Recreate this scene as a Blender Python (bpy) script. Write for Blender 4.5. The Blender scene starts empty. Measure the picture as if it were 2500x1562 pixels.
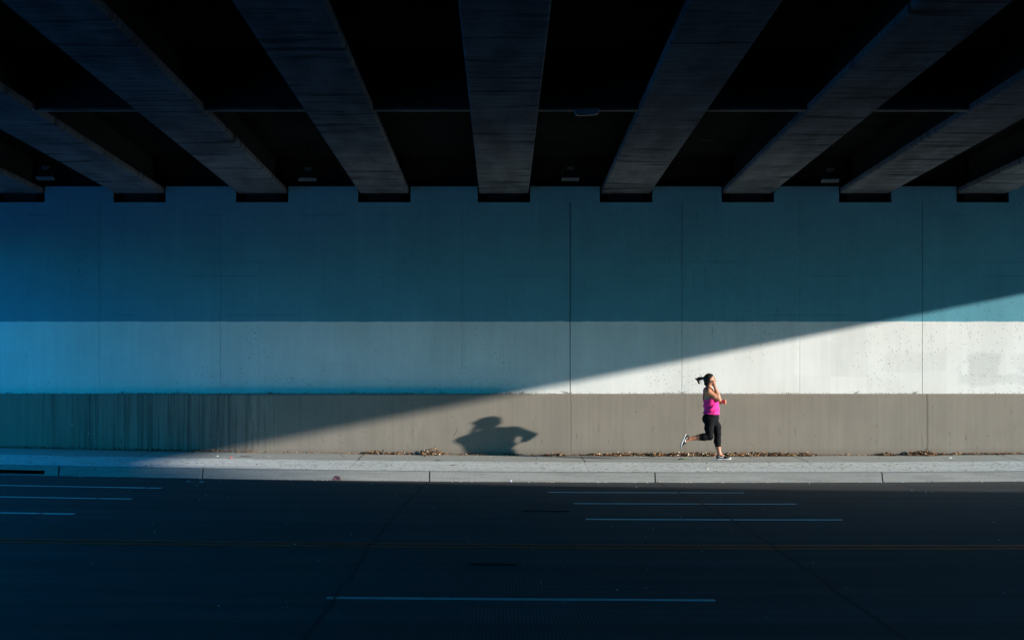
import bpy, bmesh, math, random
import numpy as np
from mathutils import Vector, Matrix
R = math.radians
scn = bpy.context.scene
col = scn.collection
rng = random.Random(7)

# ------------------------------------------------------------------ camera, sky, sun, exposure
F, CX, HY, CZ = 4645.0, 1227.0, 970.0, 1.6          # focal length in photo pixels, vanishing point, eye height
cam_d = bpy.data.cameras.new('camera')
cam = bpy.data.objects.new('camera', cam_d)
col.objects.link(cam)
cam.location = (0, 0, CZ)
cam.rotation_euler = (R(90), 0, 0)
cam_d.sensor_width = 36.0
cam_d.lens = F / 2500 * 36
cam_d.shift_x = (1250 - CX) / 2500
cam_d.shift_y = (HY - 781) / 2500
cam_d.clip_start = 0.1
cam_d.clip_end = 4000
scn.camera = cam

SUN_DIR = Vector((-1.0, 0.33, -0.1986)).normalized()   # the way the light travels
SUN_EL = math.asin(-SUN_DIR.z)
SUN_AZ = math.atan2(-SUN_DIR.x, -SUN_DIR.y)
world = bpy.data.worlds.new('World')
scn.world = world
world.use_nodes = True
wn = world.node_tree
bg = wn.nodes['Background']
sky = wn.nodes.new('ShaderNodeTexSky')
sky.sky_type = 'NISHITA'
sky.sun_disc = False
sky.sun_elevation = SUN_EL
sky.sun_rotation = SUN_AZ
sky.air_density = 1.0
sky.dust_density = 0.3
sky.ozone_density = 4.0
tint = wn.nodes.new('ShaderNodeMix')
tint.data_type = 'RGBA'
tint.blend_type = 'MULTIPLY'
tint.inputs[0].default_value = 1.0
tint.inputs[7].default_value = (0.015, 0.745, 1.2, 1)
wn.links.new(sky.outputs[0], tint.inputs[6])
wn.links.new(tint.outputs[2], bg.inputs[0])
bg.inputs[1].default_value = 0.15

sun_d = bpy.data.lights.new('sun', 'SUN')
sun_d.energy = 2.0
sun_d.angle = R(0.6)
sun_d.color = (1.0, 0.94, 0.85)
sun = bpy.data.objects.new('sun', sun_d)
col.objects.link(sun)
sun.rotation_euler = SUN_DIR.to_track_quat('-Z', 'Y').to_euler()
sun.location = (60, -20, 40)

scn.view_settings.view_transform = 'Standard'
scn.view_settings.look = 'None'
scn.view_settings.gamma = 1.0
scn.view_settings.exposure = 2.22
scn.view_settings.use_curve_mapping = False
scn.render.engine = 'CYCLES'
scn.cycles.use_denoising = True
scn.cycles.max_bounces = 8
scn.cycles.diffuse_bounces = 2
scn.cycles.sample_clamp_indirect = 6


def wx(px, d):
    return (px - CX) * d / F


def wz(py, d):
    return CZ - (py - HY) * d / F


# ------------------------------------------------------------------ object helpers
def tag(o, label=None, cat=None, group=None, kind=None):
    if label: o['label'] = label
    if cat: o['category'] = cat
    if group: o['group'] = group
    if kind: o['kind'] = kind
    return o


def empty(name, loc=(0, 0, 0), rz=0.0):
    o = bpy.data.objects.new(name, None)
    col.objects.link(o)
    o.location = loc
    o.rotation_euler = (0, 0, rz)
    o.empty_display_size = 0.2
    return o


def mesh_obj(name, verts, faces, mat, parent=None, smooth=False, fix=False):
    me = bpy.data.meshes.new(name)
    me.from_pydata([tuple(v) for v in verts], [], [tuple(f) for f in faces])
    me.update()
    if fix:
        bm = bmesh.new()
        bm.from_mesh(me)
        bmesh.ops.recalc_face_normals(bm, faces=bm.faces)
        bm.to_mesh(me)
        bm.free()
    if smooth:
        me.polygons.foreach_set('use_smooth', [True] * len(me.polygons))
    if mat: me.materials.append(mat)
    o = bpy.data.objects.new(name, me)
    col.objects.link(o)
    if parent: o.parent = parent
    return o


class MB:
    def __init__(self):
        self.v, self.f = [], []

    def add(self, verts, faces):
        b = len(self.v)
        self.v += [tuple(p) for p in verts]
        self.f += [tuple(b + i for i in f) for f in faces]

    def box(self, x0, x1, y0, y1, z0, z1):
        self.add([(x0, y0, z0), (x1, y0, z0), (x1, y1, z0), (x0, y1, z0),
                  (x0, y0, z1), (x1, y0, z1), (x1, y1, z1), (x0, y1, z1)],
                 [(0, 3, 2, 1), (4, 5, 6, 7), (0, 1, 5, 4), (1, 2, 6, 5), (2, 3, 7, 6), (3, 0, 4, 7)])

    def prism(self, poly, axis, a, b):
        # poly: 2D points; axis 0: (y,z) swept in x, 1: (x,z) swept in y, 2: (x,y) swept in z
        n = len(poly)
        def P(p, t):
            if axis == 0: return (t, p[0], p[1])
            if axis == 1: return (p[0], t, p[1])
            return (p[0], p[1], t)
        vs = [P(p, a) for p in poly] + [P(p, b) for p in poly]
        fs = [tuple(range(n)), tuple(range(2 * n - 1, n - 1, -1))]
        fs += [(i, i + n, (i + 1) % n + n, (i + 1) % n) for i in range(n)]
        self.add(vs, fs)

    def tube(self, pts, radii, seg=8, caps=True):
        pts = [Vector(p) for p in pts]
        if not hasattr(radii, '__len__'): radii = [radii] * len(pts)
        n = len(pts)
        vs = []
        up = Vector((0.13, 0.31, 0.94))
        for i, p in enumerate(pts):
            t = (pts[min(i + 1, n - 1)] - pts[max(i - 1, 0)]).normalized()
            s = t.cross(up)
            if s.length < 1e-3: s = t.cross(Vector((1, 0, 0)))
            s.normalize()
            u = s.cross(t)
            for k in range(seg):
                a = 2 * math.pi * k / seg
                vs.append(p + (s * math.cos(a) + u * math.sin(a)) * radii[i])
        fs = []
        for i in range(n - 1):
            for k in range(seg):
                fs.append((i * seg + k, i * seg + (k + 1) % seg, (i + 1) * seg + (k + 1) % seg, (i + 1) * seg + k))
        if caps:
            fs.append(tuple(range(seg - 1, -1, -1)))
            fs.append(tuple((n - 1) * seg + k for k in range(seg)))
        self.add(vs, fs)

    def build(self, name, mat, parent=None, smooth=False, fix=True):
        return mesh_obj(name, self.v, self.f, mat, parent, smooth, fix)


# ------------------------------------------------------------------ material helpers
class NT:
    def __init__(self, name):
        self.m = bpy.data.materials.new(name)
        self.m.use_nodes = True
        self.t = self.m.node_tree
        self.bsdf = self.t.nodes['Principled BSDF']
        self._pos = None

    def link(self, a, b):
        self.t.links.new(a, b)

    def node(self, typ, **kw):
        n = self.t.nodes.new(typ)
        for k, v in kw.items(): setattr(n, k, v)
        return n

    def put(self, sock, v):
        if isinstance(v, bpy.types.NodeSocket): self.link(v, sock)
        elif v is not None:
            if hasattr(v, '__len__') and len(v) == 3 and sock.type == 'RGBA': v = (*v, 1)
            sock.default_value = v

    def math(self, op, a, b=None, c=None, clamp=False):
        n = self.node('ShaderNodeMath', operation=op, use_clamp=clamp)
        self.put(n.inputs[0], a)
        if b is not None: self.put(n.inputs[1], b)
        if c is not None: self.put(n.inputs[2], c)
        return n.outputs[0]

    def pos(self):
        if self._pos is None:
            g = self.node('ShaderNodeNewGeometry')
            s = self.node('ShaderNodeSeparateXYZ')
            self.link(g.outputs['Position'], s.inputs[0])
            self._pos = (g.outputs['Position'], s.outputs[0], s.outputs[1], s.outputs[2])
        return self._pos

    def vec(self, sx=1, sy=1, sz=1, off=(0, 0, 0)):
        n = self.node('ShaderNodeMapping')
        self.link(self.pos()[0], n.inputs['Vector'])
        n.inputs['Scale'].default_value = (sx, sy, sz)
        n.inputs['Location'].default_value = off
        return n.outputs[0]

    def noise(self, v, scale=1.0, detail=4.0, rough=0.55, dist=0.0):
        n = self.node('ShaderNodeTexNoise')
        self.link(v, n.inputs['Vector'])
        n.inputs['Scale'].default_value = scale
        n.inputs['Detail'].default_value = detail
        n.inputs['Roughness'].default_value = rough
        n.inputs['Distortion'].default_value = dist
        return n.outputs[0]

    def voro(self, v, scale, feature='F1'):
        n = self.node('ShaderNodeTexVoronoi', feature=feature)
        self.link(v, n.inputs['Vector'])
        n.inputs['Scale'].default_value = scale
        return n.outputs['Distance'], n.outputs['Color'] if feature == 'F1' else None

    def ramp(self, f, lo, hi, a=0.0, b=1.0, smooth=True):
        n = self.node('ShaderNodeMapRange')
        n.interpolation_type = 'SMOOTHSTEP' if smooth else 'LINEAR'
        n.clamp = True
        self.put(n.inputs['Value'], f)
        n.inputs['From Min'].default_value = lo
        n.inputs['From Max'].default_value = hi
        n.inputs['To Min'].default_value = a
        n.inputs['To Max'].default_value = b
        return n.outputs[0]

    def mix(self, fac, a, b, blend='MIX'):
        n = self.node('ShaderNodeMix', data_type='RGBA', blend_type=blend)
        self.put(n.inputs[0], fac)
        self.put(n.inputs[6], a)
        self.put(n.inputs[7], b)
        return n.outputs[2]

    def grey(self, v):
        n = self.node('ShaderNodeCombineColor')
        for i in range(3): self.put(n.inputs[i], v)
        return n.outputs[0]

    def mul(self, c, f):
        return self.mix(1.0, c, self.grey(f), 'MULTIPLY')

    def band(self, f, centre, half, soft):
        # 1 within half of centre, falling to 0 over soft
        d = self.math('ABSOLUTE', self.math('SUBTRACT', f, centre))
        return self.ramp(d, half, half + soft, 1.0, 0.0)

    def bump(self, h, strength=0.3, dist=0.01):
        n = self.node('ShaderNodeBump')
        n.inputs['Strength'].default_value = strength
        n.inputs['Distance'].default_value = dist
        self.put(n.inputs['Height'], h)
        self.link(n.outputs[0], self.bsdf.inputs['Normal'])

    def done(self, colour, rough=0.85, metal=0.0, spec=0.3):
        self.put(self.bsdf.inputs['Base Color'], colour)
        self.put(self.bsdf.inputs['Roughness'], rough)
        self.bsdf.inputs['Metallic'].default_value = metal
        self.bsdf.inputs['Specular IOR Level'].default_value = spec
        return self.m


def simple(name, c, rough=0.8, metal=0.0, spec=0.3, var=0.15, scale=8.0):
    n = NT(name)
    f = n.noise(n.vec(), scale, 5)
    return n.done(n.mul(c, n.ramp(f, 0.3, 0.7, 1 - var, 1 + var, False)), rough, metal, spec)


# ------------------------------------------------------------------ road and pavement levels (rows across the street)
KERB, KTOP, STRIP, RUN, WBASE = 33.70, 33.85, 35.87, 36.40, 37.80     # distances from the eye
WALL = 38.10
ROWS = [(-2.0, 0.10), (3.95, 0.03), (4.15, -0.02), (4.2, -0.15), (12.0, -0.055), (15.0, -0.005), (19.1, 0.095), (22.8, 0.132),
        (26.1, 0.136), (29.6, 0.115), (KERB, 0.094), (KTOP, 0.2635), (RUN, 0.4033), (WBASE, 0.445)]


def sag(x):
    t = max(-16.0, min(16.0, x - 4.0))
    return 0.00084 * t * t


def level(d):
    for (a, za), (b, zb) in zip(ROWS, ROWS[1:]):
        if d <= b: return za + (zb - za) * (d - a) / (b - a)
    return ROWS[-1][1]


def gz(x, d):
    return level(d) + sag(x)


# ------------------------------------------------------------------ materials of the setting
STRIPE_Z = wz(785, WALL)


def mat_wall():
    n = NT('painted_concrete_wall')
    P, X, Y, Z = n.pos()
    wob = n.math('MULTIPLY', n.math('SUBTRACT', n.noise(n.vec(1, 1, 1), 2.2, 4), 0.5), 0.045)
    blue = n.ramp(n.math('ADD', Z, wob), STRIPE_Z - 0.008, STRIPE_Z + 0.008)
    white_c = n.mix(n.noise(n.vec(0.5, 1, 0.3), 1.0, 3), (0.77, 0.785, 0.77), (0.83, 0.83, 0.79))
    blue_c = n.mix(n.noise(n.vec(0.4, 1, 0.4), 1.0, 3), (0.095, 0.31, 0.395), (0.125, 0.345, 0.43))
    c = n.mix(blue, white_c, blue_c)
    # mottling and roller-high touch-up blocks
    c = n.mul(c, n.ramp(n.noise(n.vec(1, 1, 0.7), 1.3, 6, 0.6), 0.3, 0.7, 0.93, 1.05, False))
    c = n.mul(c, n.ramp(n.noise(n.vec(9, 1, 0.5), 1.0, 4), 0.3, 0.75, 1.03, 0.95, False))
    wnse = n.node('ShaderNodeTexWhiteNoise', noise_dimensions='2D')
    cv = n.node('ShaderNodeCombineXYZ')
    n.put(cv.inputs[0], n.math('FLOOR', n.math('MULTIPLY', X, 1.37)))
    n.put(cv.inputs[1], n.math('FLOOR', n.math('MULTIPLY', n.math('ADD', Z, n.math('MULTIPLY', X, 0.03)), 0.9)))
    n.link(cv.outputs[0], wnse.inputs['Vector'])
    c = n.mul(c, n.ramp(wnse.outputs[0], 0, 1, 0.965, 1.02, False))
    # grey paint-out patches over old graffiti, right end of the white band
    wob2 = n.math('MULTIPLY', n.math('SUBTRACT', n.noise(n.vec(1, 1, 1, (4, 4, 4)), 2.0, 3), 0.5), 0.6)
    for (x0, x1, z0, z1, s) in ((9.05, 11.0, 1.83, 2.05, .88), (9.3, 10.0, 2.02, 2.5, .86), (10.25, 11.5, 2.08, 2.52, .92), (7.6, 8.9, 2.1, 2.5, .95), (6.3, 6.9, 2.0, 2.7, .965)):
        mx = n.band(n.math('ADD', X, n.math('MULTIPLY', wob2, 1.0)), (x0 + x1) / 2, (x1 - x0) / 2 - .1, .16)
        mz = n.band(n.math('ADD', Z, n.math('MULTIPLY', wob2, 0.5)), (z0 + z1) / 2, (z1 - z0) / 2 - .06, .1)
        c = n.mul(c, n.ramp(n.math('MULTIPLY', mx, mz), 0, 1, 1.0, s))
    # pour lines and lift marks
    zz = n.math('ADD', Z, n.math('MULTIPLY', wob, 0.5))
    for (z, s, sc) in ((wz(673, WALL), 0.72, 0.5), (wz(525, WALL), 0.75, 0.9), (wz(640, WALL), .8, .33), (wz(770, WALL), 0.8, 0.45), (wz(493, WALL), 1.1, 0.2)):
        l = n.band(zz, z, 0.004, 0.014)
        l = n.math('MULTIPLY', l, n.ramp(n.noise(n.vec(sc, 1, 0.0, (z * 7, 0, 0)), 1.0, 3), 0.5, 0.62))
        c = n.mul(c, n.ramp(l, 0, 1, 1.0, s))
    # bug holes in clusters
    clump = n.ramp(n.noise(n.vec(1, 1, 0.8, (3.3, 0, 1.7)), 0.75, 3), 0.42, 0.62, 0.25, 1)
    for (sc, r, keep) in ((8, 0.085, 0.92), (17, 0.12, 0.90), (36, 0.22, 0.74)):
        d, vc = n.voro(n.vec(1, 0.0, 1), sc)
        sep = n.node('ShaderNodeSeparateColor')
        n.link(vc, sep.inputs[0])
        on = n.math('GREATER_THAN', n.math('MULTIPLY', sep.outputs[0], n.math('ADD', 0.45, n.math('MULTIPLY', clump, 0.55))), keep)
        rad = n.math('MULTIPLY', r, n.math('ADD', 0.45, sep.outputs[1]))
        hole = n.math('MULTIPLY', n.math('LESS_THAN', d, rad), on)
        c = n.mul(c, n.ramp(hole, 0, 1, 1.0, 0.3))
    # leaching streaks down one pour
    sx = n.band(X, 4.0, 0.25, 0.75)
    st = n.noise(n.vec(22, 1, 0.9, (0, 0, 5)), 1.0, 4, 0.6)
    st = n.math('MULTIPLY', n.ramp(st, 0.6, 0.72), sx)
    c = n.mul(c, n.ramp(n.math('MULTIPLY', st, n.ramp(Z, 2.2, 3.2)), 0, 1, 1.0, 0.55))
    # splashed dirt and moss just above the ledge
    low = n.ramp(Z, 1.66, 1.76, 1.0, 0.0)
    dirt = n.math('MULTIPLY', n.math('POWER', low, 2.2), n.ramp(n.noise(n.vec(6, 1, 12), 1.0, 5, 0.7), 0.52, 0.7))
    c = n.mix(n.math('MULTIPLY', dirt, 0.7), c, (0.10, 0.115, 0.085))
    n.bump(n.noise(n.vec(1, 1, 1), 14, 6, 0.65), 0.25, 0.006)
    return n.done(c, 0.75, 0, 0.25)


def mat_barrier():
    n = NT('grey_painted_barrier')
    P, X, Y, Z = n.pos()
    c = n.mix(n.noise(n.vec(0.35, 1, 0.5), 1.0, 4), (0.268, 0.23, 0.18), (0.235, 0.215, 0.185))
    c = n.mul(c, n.ramp(n.noise(n.vec(1, 1, 0.6), 2.0, 6, 0.6), 0.3, 0.7, 0.92, 1.06, False))
    c = n.mul(c, n.ramp(n.noise(n.vec(14, 1, 0.5), 1.0, 4), 0.35, 0.7, 1.03, 0.94, False))
    hz = n.math('SUBTRACT', Z, 0.47)
    # drip stains near the left, widened and deepened to darken the shaded barrier
    sx = n.band(X, -7.0, 1.2, 2.4)
    st = n.ramp(n.noise(n.vec(13, 1, 0.3), 1.0, 6, 0.7), 0.34, 0.74)
    c = n.mul(c, n.ramp(n.math('MULTIPLY', sx, st), 0, 1, 1.0, 0.46))
    c = n.mul(c, n.ramp(n.math('MULTIPLY', n.band(X, -6.0, 0.6, 1.6), n.ramp(n.noise(n.vec(15, 1, 0.3, (2, 0, 0)), 1.0, 4, 0.6), 0.58, 0.68)), 0, 1, 1.0, 0.5))
    # pale lime patch and brush marks
    for (x, w, s) in ((-1.6, 0.35, 1.16), (-4.9, 0.5, 1.2)):
        m = n.math('MULTIPLY', n.band(X, x, w * .3, w), n.ramp(n.noise(n.vec(7, 1, 2.2, (x, 0, 0)), 1, 5, .7), 0.5, 0.66))
        c = n.mul(c, n.ramp(m, 0, 1, 1.0, s))
    # scuffs and scratches, thicker towards the foot
    for (rx, sx_, sz_, off, th) in ((0.12, 30, 2.2, 0, 0.71), (-0.5, 26, 2.6, 4, 0.735), (0.9, 24, 2.4, 9, 0.75), (0.0, 60, 1.3, 13, 0.715)):
        mp = n.node('ShaderNodeMapping')
        n.link(P, mp.inputs['Vector'])
        mp.inputs['Rotation'].default_value = (0, rx, 0)
        mp.inputs['Location'].default_value = (off, 0, off * 1.3)
        m2 = n.node('ShaderNodeMapping')
        n.link(mp.outputs[0], m2.inputs['Vector'])
        m2.inputs['Scale'].default_value = (sx_, 1, sz_)
        f = n.noise(m2.outputs[0], 1.0, 2, 0.5)
        m = n.math('MULTIPLY', n.ramp(f, th, th + 0.04), n.ramp(hz, 0.15, 1.0, 1.0, 0.25))
        c = n.mul(c, n.ramp(m, 0, 1, 1.0, 0.55))
    d, vc = n.voro(n.vec(1, 0, 1), 9)
    sep = n.node('ShaderNodeSeparateColor')
    n.link(vc, sep.inputs[0])
    c = n.mul(c, n.ramp(n.math('MULTIPLY', n.math('LESS_THAN', d, 0.11), n.math('GREATER_THAN', sep.outputs[0], 0.86)), 0, 1, 1, 0.4))
    c = n.mix(n.math('MULTIPLY', n.math('LESS_THAN', d, 0.09), n.math('LESS_THAN', sep.outputs[0], 0.03)), c, (0.75, 0.74, 0.7))
    # construction joints
    xw = n.math('ADD', X, n.math('MULTIPLY', n.math('SUBTRACT', n.noise(n.vec(1, 1, 2.5), 1.5, 4), 0.5), 0.05))
    for (px, w, s) in ((1394, .006, .72), (1672, .004, .85), (2264, .014, .62), (560, .006, .8), (240, .006, .8), (960, .004, .88)):
        c = n.mul(c, n.ramp(n.band(xw, wx(px, WBASE), w, 0.012), 0, 1, 1, s))
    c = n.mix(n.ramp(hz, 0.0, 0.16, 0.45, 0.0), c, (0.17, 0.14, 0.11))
    n.bump(n.noise(n.vec(1, 1, 1), 9, 6, 0.6), 0.2, 0.006)
    return n.done(c, 0.72, 0, 0.3)


def mat_girder():
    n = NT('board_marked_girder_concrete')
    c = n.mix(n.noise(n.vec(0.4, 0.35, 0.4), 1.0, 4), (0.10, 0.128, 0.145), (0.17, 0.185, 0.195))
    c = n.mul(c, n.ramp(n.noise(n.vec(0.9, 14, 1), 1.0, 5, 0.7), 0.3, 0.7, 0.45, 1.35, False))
    c = n.mul(c, n.ramp(n.noise(n.vec(0.6, 3.0, 1, (5, 2, 0)), 1.0, 3), 0.55, 0.68, 1.0, 0.4))
    c = n.mul(c, n.ramp(n.noise(n.vec(2.5, 0.5, 1, (1, 7, 0)), 1.0, 4), 0.3, 0.7, 1.2, 0.75))
    d, vc = n.voro(n.vec(1, 1, 0), 3.2)
    c = n.mul(c, n.ramp(n.math('LESS_THAN', d, 0.085), 0, 1, 1, 0.45))
    n.bump(n.noise(n.vec(1, 10, 1), 3, 4), 0.2, 0.01)
    return n.done(c, 0.95, 0, 0.02)


def mat_road():
    n = NT('worn_grooved_road')
    P, X, Y, Z = n.pos()
    c = n.mix(n.noise(n.vec(0.12, 0.9, 1), 1.0, 5, 0.6), (0.019, 0.021, 0.023), (0.042, 0.042, 0.043))
    c = n.mul(c, n.ramp(n.noise(n.vec(0.25, 5.0, 1, (3, 1, 0)), 1.0, 5, 0.65), 0.3, 0.7, 0.5, 1.5, False))
    c = n.mul(c, n.ramp(n.noise(n.vec(0.08, 1.6, 1, (8, 1, 0)), 1.0, 3, 0.6), 0.35, 0.65, 0.7, 1.3, False))
    c = n.mul(c, n.ramp(n.noise(n.vec(1, 1, 1), 1.1, 6, 0.65), 0.35, 0.7, 0.85, 1.15, False))
    c = n.mul(c, n.ramp(n.noise(n.vec(1, 1, 1), 45, 3, 0.7), 0.3, 0.7, 0.75, 1.25, False))
    # oil-dark centre of each lane
    for d0 in (31.6, 27.9, 24.4, 20.9, 17.0, 13.0):
        c = n.mul(c, n.ramp(n.band(Y, d0, 0.2, 0.9), 0, 1, 1.0, 0.82))
    # transverse tining
    w = n.node('ShaderNodeTexWave', wave_type='BANDS', bands_direction='X', wave_profile='SIN')
    n.link(n.vec(1, 0.012, 1), w.inputs['Vector'])
    w.inputs['Scale'].default_value = 2 * math.pi / 0.028 / 20.0
    w.inputs['Distortion'].default_value = 0.6
    w.inputs['Detail Scale'].default_value = 0.2
    c = n.mul(c, n.ramp(w.outputs['Fac'], 0.1, 0.9, 0.5, 1.45, False))
    # slab joints and cracks
    jit = n.math('MULTIPLY', n.math('SUBTRACT', n.noise(n.vec(0.0, 0.5, 0.0), 1.0, 5, 0.7), 0.5), 0.16)
    xj = n.math('ADD', X, jit)
    for x in (-9.75, -5.54, -1.32, 2.74, 6.84, 10.9, -13.8, 15.0):
        c = n.mul(c, n.ramp(n.band(xj, x, 0.014, 0.012), 0, 1, 1, 0.06))
        c = n.mul(c, n.ramp(n.band(xj, x, 0.0, 0.07), 0, 1, 1, 0.8))
    for d0 in (29.9, 22.5, 15.35):
        c = n.mul(c, n.ramp(n.band(Y, d0, 0.008, 0.015), 0, 1, 1, 0.45))
    # dust washed into the gutter
    g = n.math('MULTIPLY', n.ramp(Y, KERB - 0.45, KERB - 0.02), n.ramp(n.noise(n.vec(0.8, 6, 1), 1, 4), 0.3, 0.7))
    c = n.mix(n.math('MULTIPLY', g, 0.55), c, (0.17, 0.165, 0.16))
    n.bump(n.math('ADD', w.outputs['Fac'], n.noise(n.vec(1, 1, 1), 60, 3)), 0.25, 0.003)
    return n.done(c, 0.8, 0, 0.25)


def mat_paving(kerb=False):
    n = NT('kerb_concrete' if kerb else 'pavement_concrete')
    P, X, Y, Z = n.pos()
    if kerb:
        c = n.mix(n.noise(n.vec(0.6, 1, 1), 1.2, 5), (0.25, 0.26, 0.25), (0.31, 0.315, 0.30))
        c = n.mul(c, n.ramp(n.noise(n.vec(1.2, 14, 14), 1.0, 5, 0.65), 0.42, 0.72, 1.0, 0.78))
        c = n.mul(c, n.ramp(n.noise(n.vec(1, 1, 1), 26, 5, 0.7), 0.3, 0.7, 0.88, 1.1, False))
        n.bump(n.noise(n.vec(1, 1, 1), 22, 5), 0.3, 0.008)
        return n.done(c, 0.85, 0, 0.25)
    wob = n.math('MULTIPLY', n.math('SUBTRACT', n.noise(n.vec(0.7, 1, 1), 1.0, 5), 0.5), 0.25)
    strip = n.ramp(n.math('ADD', Y, wob), STRIP - 0.06, STRIP + 0.06, 1.0, 0.0)
    smooth_c = n.mix(n.noise(n.vec(0.5, 1, 1), 1.0, 4), (0.33, 0.345, 0.32), (0.40, 0.40, 0.365))
    rough_c = n.mix(n.noise(n.vec(0.5, 2.5, 1), 1.2, 5), (0.55, 0.58, 0.56), (0.70, 0.72, 0.69))
    c = n.mix(strip, smooth_c, rough_c)
    c = n.mul(c, n.ramp(n.noise(n.vec(1.0, 2.0, 1), 1.5, 6, 0.65), 0.3, 0.7, 0.88, 1.08, False))
    # exposed, pitted strip beside the kerb
    pit = n.noise(n.vec(13.0, 8.0, 1), 1.0, 4, 0.72)
    patch = n.ramp(n.noise(n.vec(0.6, 1.5, 1, (2, 0, 0)), 1.0, 3), 0.3, 0.65, 0.4, 1.0)
    c = n.mul(c, n.ramp(n.math('MULTIPLY', n.math('MULTIPLY', n.ramp(pit, 0.54, 0.62), strip), patch), 0, 1, 1.0, 0.30))
    pit2 = n.ramp(n.noise(n.vec(14, 40, 1), 1.0, 2, 0.6), 0.62, 0.7)
    c = n.mul(c, n.ramp(pit2, 0, 1, 1.0, 0.72))
    # dirt by the wall
    c = n.mix(n.math('MULTIPLY', n.ramp(Y, WBASE - 0.55, WBASE - 0.05), n.ramp(n.noise(n.vec(2, 5, 1), 1, 5), 0.3, 0.65, 0.1, 0.7)), c, (0.24, 0.20, 0.15))
    xj = n.math('ADD', X, n.math('MULTIPLY', n.math('SUBTRACT', n.noise(n.vec(0, 1.2, 0), 1.0, 4, .7), 0.5), 0.12))
    for x in (-10.9, -6.9, -2.74, 1.55, 5.76, 9.77):
        j = n.math('MULTIPLY', n.band(xj, x, 0.007, 0.012), n.ramp(strip, 0, 1, 1.0, 0.35))
        c = n.mul(c, n.ramp(j, 0, 1, 1, 0.25))
    n.bump(n.math('ADD', n.noise(n.vec(1, 1, 1), 20, 5), n.math('MULTIPLY', pit, n.math('MULTIPLY', strip, 1.5))), 0.35, 0.012)
    return n.done(c, 0.88, 0, 0.2)


M_wall = mat_wall()
M_barrier = mat_barrier()
M_girder = mat_girder()
M_road = mat_road()
M_pave = mat_paving()
M_kerb = mat_paving(True)
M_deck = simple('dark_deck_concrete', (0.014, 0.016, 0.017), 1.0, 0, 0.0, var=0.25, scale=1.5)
M_dark = simple('shade_black_concrete', (0.03, 0.03, 0.03), 1.0, 0, 0.0, var=0.2)  # black base colour stands in for shade in pockets, bay ends and drain
M_beam = simple('shade_dark_beam', (0.035, 0.038, 0.038), 1.0, 0, 0.0, var=0.2)  # near-black colour puts the shade into girder webs and cross beams
M_rubber = simple('bearing_rubber', (0.015, 0.015, 0.016), 0.7)
M_conc = simple('plain_concrete', (0.34, 0.33, 0.31), 0.9, var=0.12, scale=1.2)
M_edge_spall = simple('lit_edge_and_spall_concrete', (0.13, 0.115, 0.10), 0.9, var=0.4, scale=3)


def mat_paint(name, c, wear=0.55):
    n = NT(name)
    f = n.noise(n.vec(3, 14, 1), 1.5, 6, 0.7)
    k = n.mix(n.ramp(f, wear, wear + 0.12), c, (0.06, 0.06, 0.06))
    k = n.mul(k, n.ramp(n.noise(n.vec(0.5, 1, 1), 1.0, 4), 0.3, 0.7, 0.8, 1.1, False))
    xj = n.math('ADD', n.pos()[1], n.math('MULTIPLY', n.math('SUBTRACT', n.noise(n.vec(0.0, 0.5, 0.0), 1.0, 5, 0.7), 0.5), 0.16))
    for x in (-9.75, -5.54, -1.32, 2.74, 6.84):
        k = n.mul(k, n.ramp(n.band(xj, x, 0.012, 0.012), 0, 1, 1, 0.15))
    return n.done(k, 0.6, 0, 0.4)


M_white = mat_paint('worn_white_road_paint', (0.86, 0.86, 0.84), 0.66)
M_faded = mat_paint('faded_white_road_paint', (0.42, 0.43, 0.42), 0.56)
M_yellow = mat_paint('worn_yellow_road_paint', (1.0, 0.05, 0.0), 0.72)

# ------------------------------------------------------------------ the ground
n_ = NT('dry_open_ground')
c_ = n_.mix(n_.noise(n_.vec(1, 1, 1), 0.4, 6), (0.12, 0.11, 0.08), (0.08, 0.08, 0.05))
M_ground = n_.done(c_, 0.95, 0, 0.1)
S = 1500.0
tag(mesh_obj('ground', [(-S, -S, -0.35), (S, -S, -0.35), (S, S, -0.35), (-S, S, -0.35)], [(0, 1, 2, 3)], M_ground), kind='structure')


def strip_sheet(name, d_list, x0, x1, mat, lift=0.0, step=0.5, zfun=None):
    xs = list(np.arange(max(x0, -22), min(x1, 26) + 1e-6, step))
    if x0 < -22: xs = [x0] + xs
    if x1 > 26: xs = xs + [x1]
    if xs[-1] < x1 - 1e-6: xs.append(x1)
    vs, fs = [], []
    n = len(xs)
    for d in d_list:
        for x in xs: vs.append((x, d, (zfun(d) if zfun else level(d)) + sag(x) + lift))
    for j in range(len(d_list) - 1):
        for i in range(n - 1):
            fs.append((j * n + i, j * n + i + 1, (j + 1) * n + i + 1, (j + 1) * n + i))
    return mesh_obj(name, vs, fs, mat, None, True)


tag(strip_sheet('road', [4.2, 8, 12, 13.5, 15, 17, 19.1, 21, 22.8, 24.5, 26.1, 27.8, 29.6, 31.6, KERB], -170, 230, M_road), kind='structure')
RL = [4.2, 8, 12, 15, 19.1, 22.8, 26.1, 29.6, KERB]
M_bounce = simple('pale_bounce_surface', (0.60, 0.61, 0.60), 0.9, var=0.1, scale=1)
tag(strip_sheet('bounce_road', RL, -120, -13.9, M_bounce, 0.004), kind='structure')  # unseen pale sheet added to bounce sky light onto the left girders
tag(strip_sheet('pavement', [KTOP + 0.10, 34.5, 35.2, STRIP, RUN, 37.1, WBASE + 0.02], -170, 230, M_pave), kind='structure')
near = strip_sheet('near_pavement', [-2.2, 1, 3.95], -170, 230, M_pave)
tag(near, kind='structure')

# kerb: jointed precast lengths with a rounded nose; the inlet slot is open in the last length on the left
KX = [-60.0, -20.0, -15.9, -11.9, -7.87, -5.32, -1.295, 2.707, 6.738, 10.75, 14.8, 18.9, 60.0]


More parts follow.
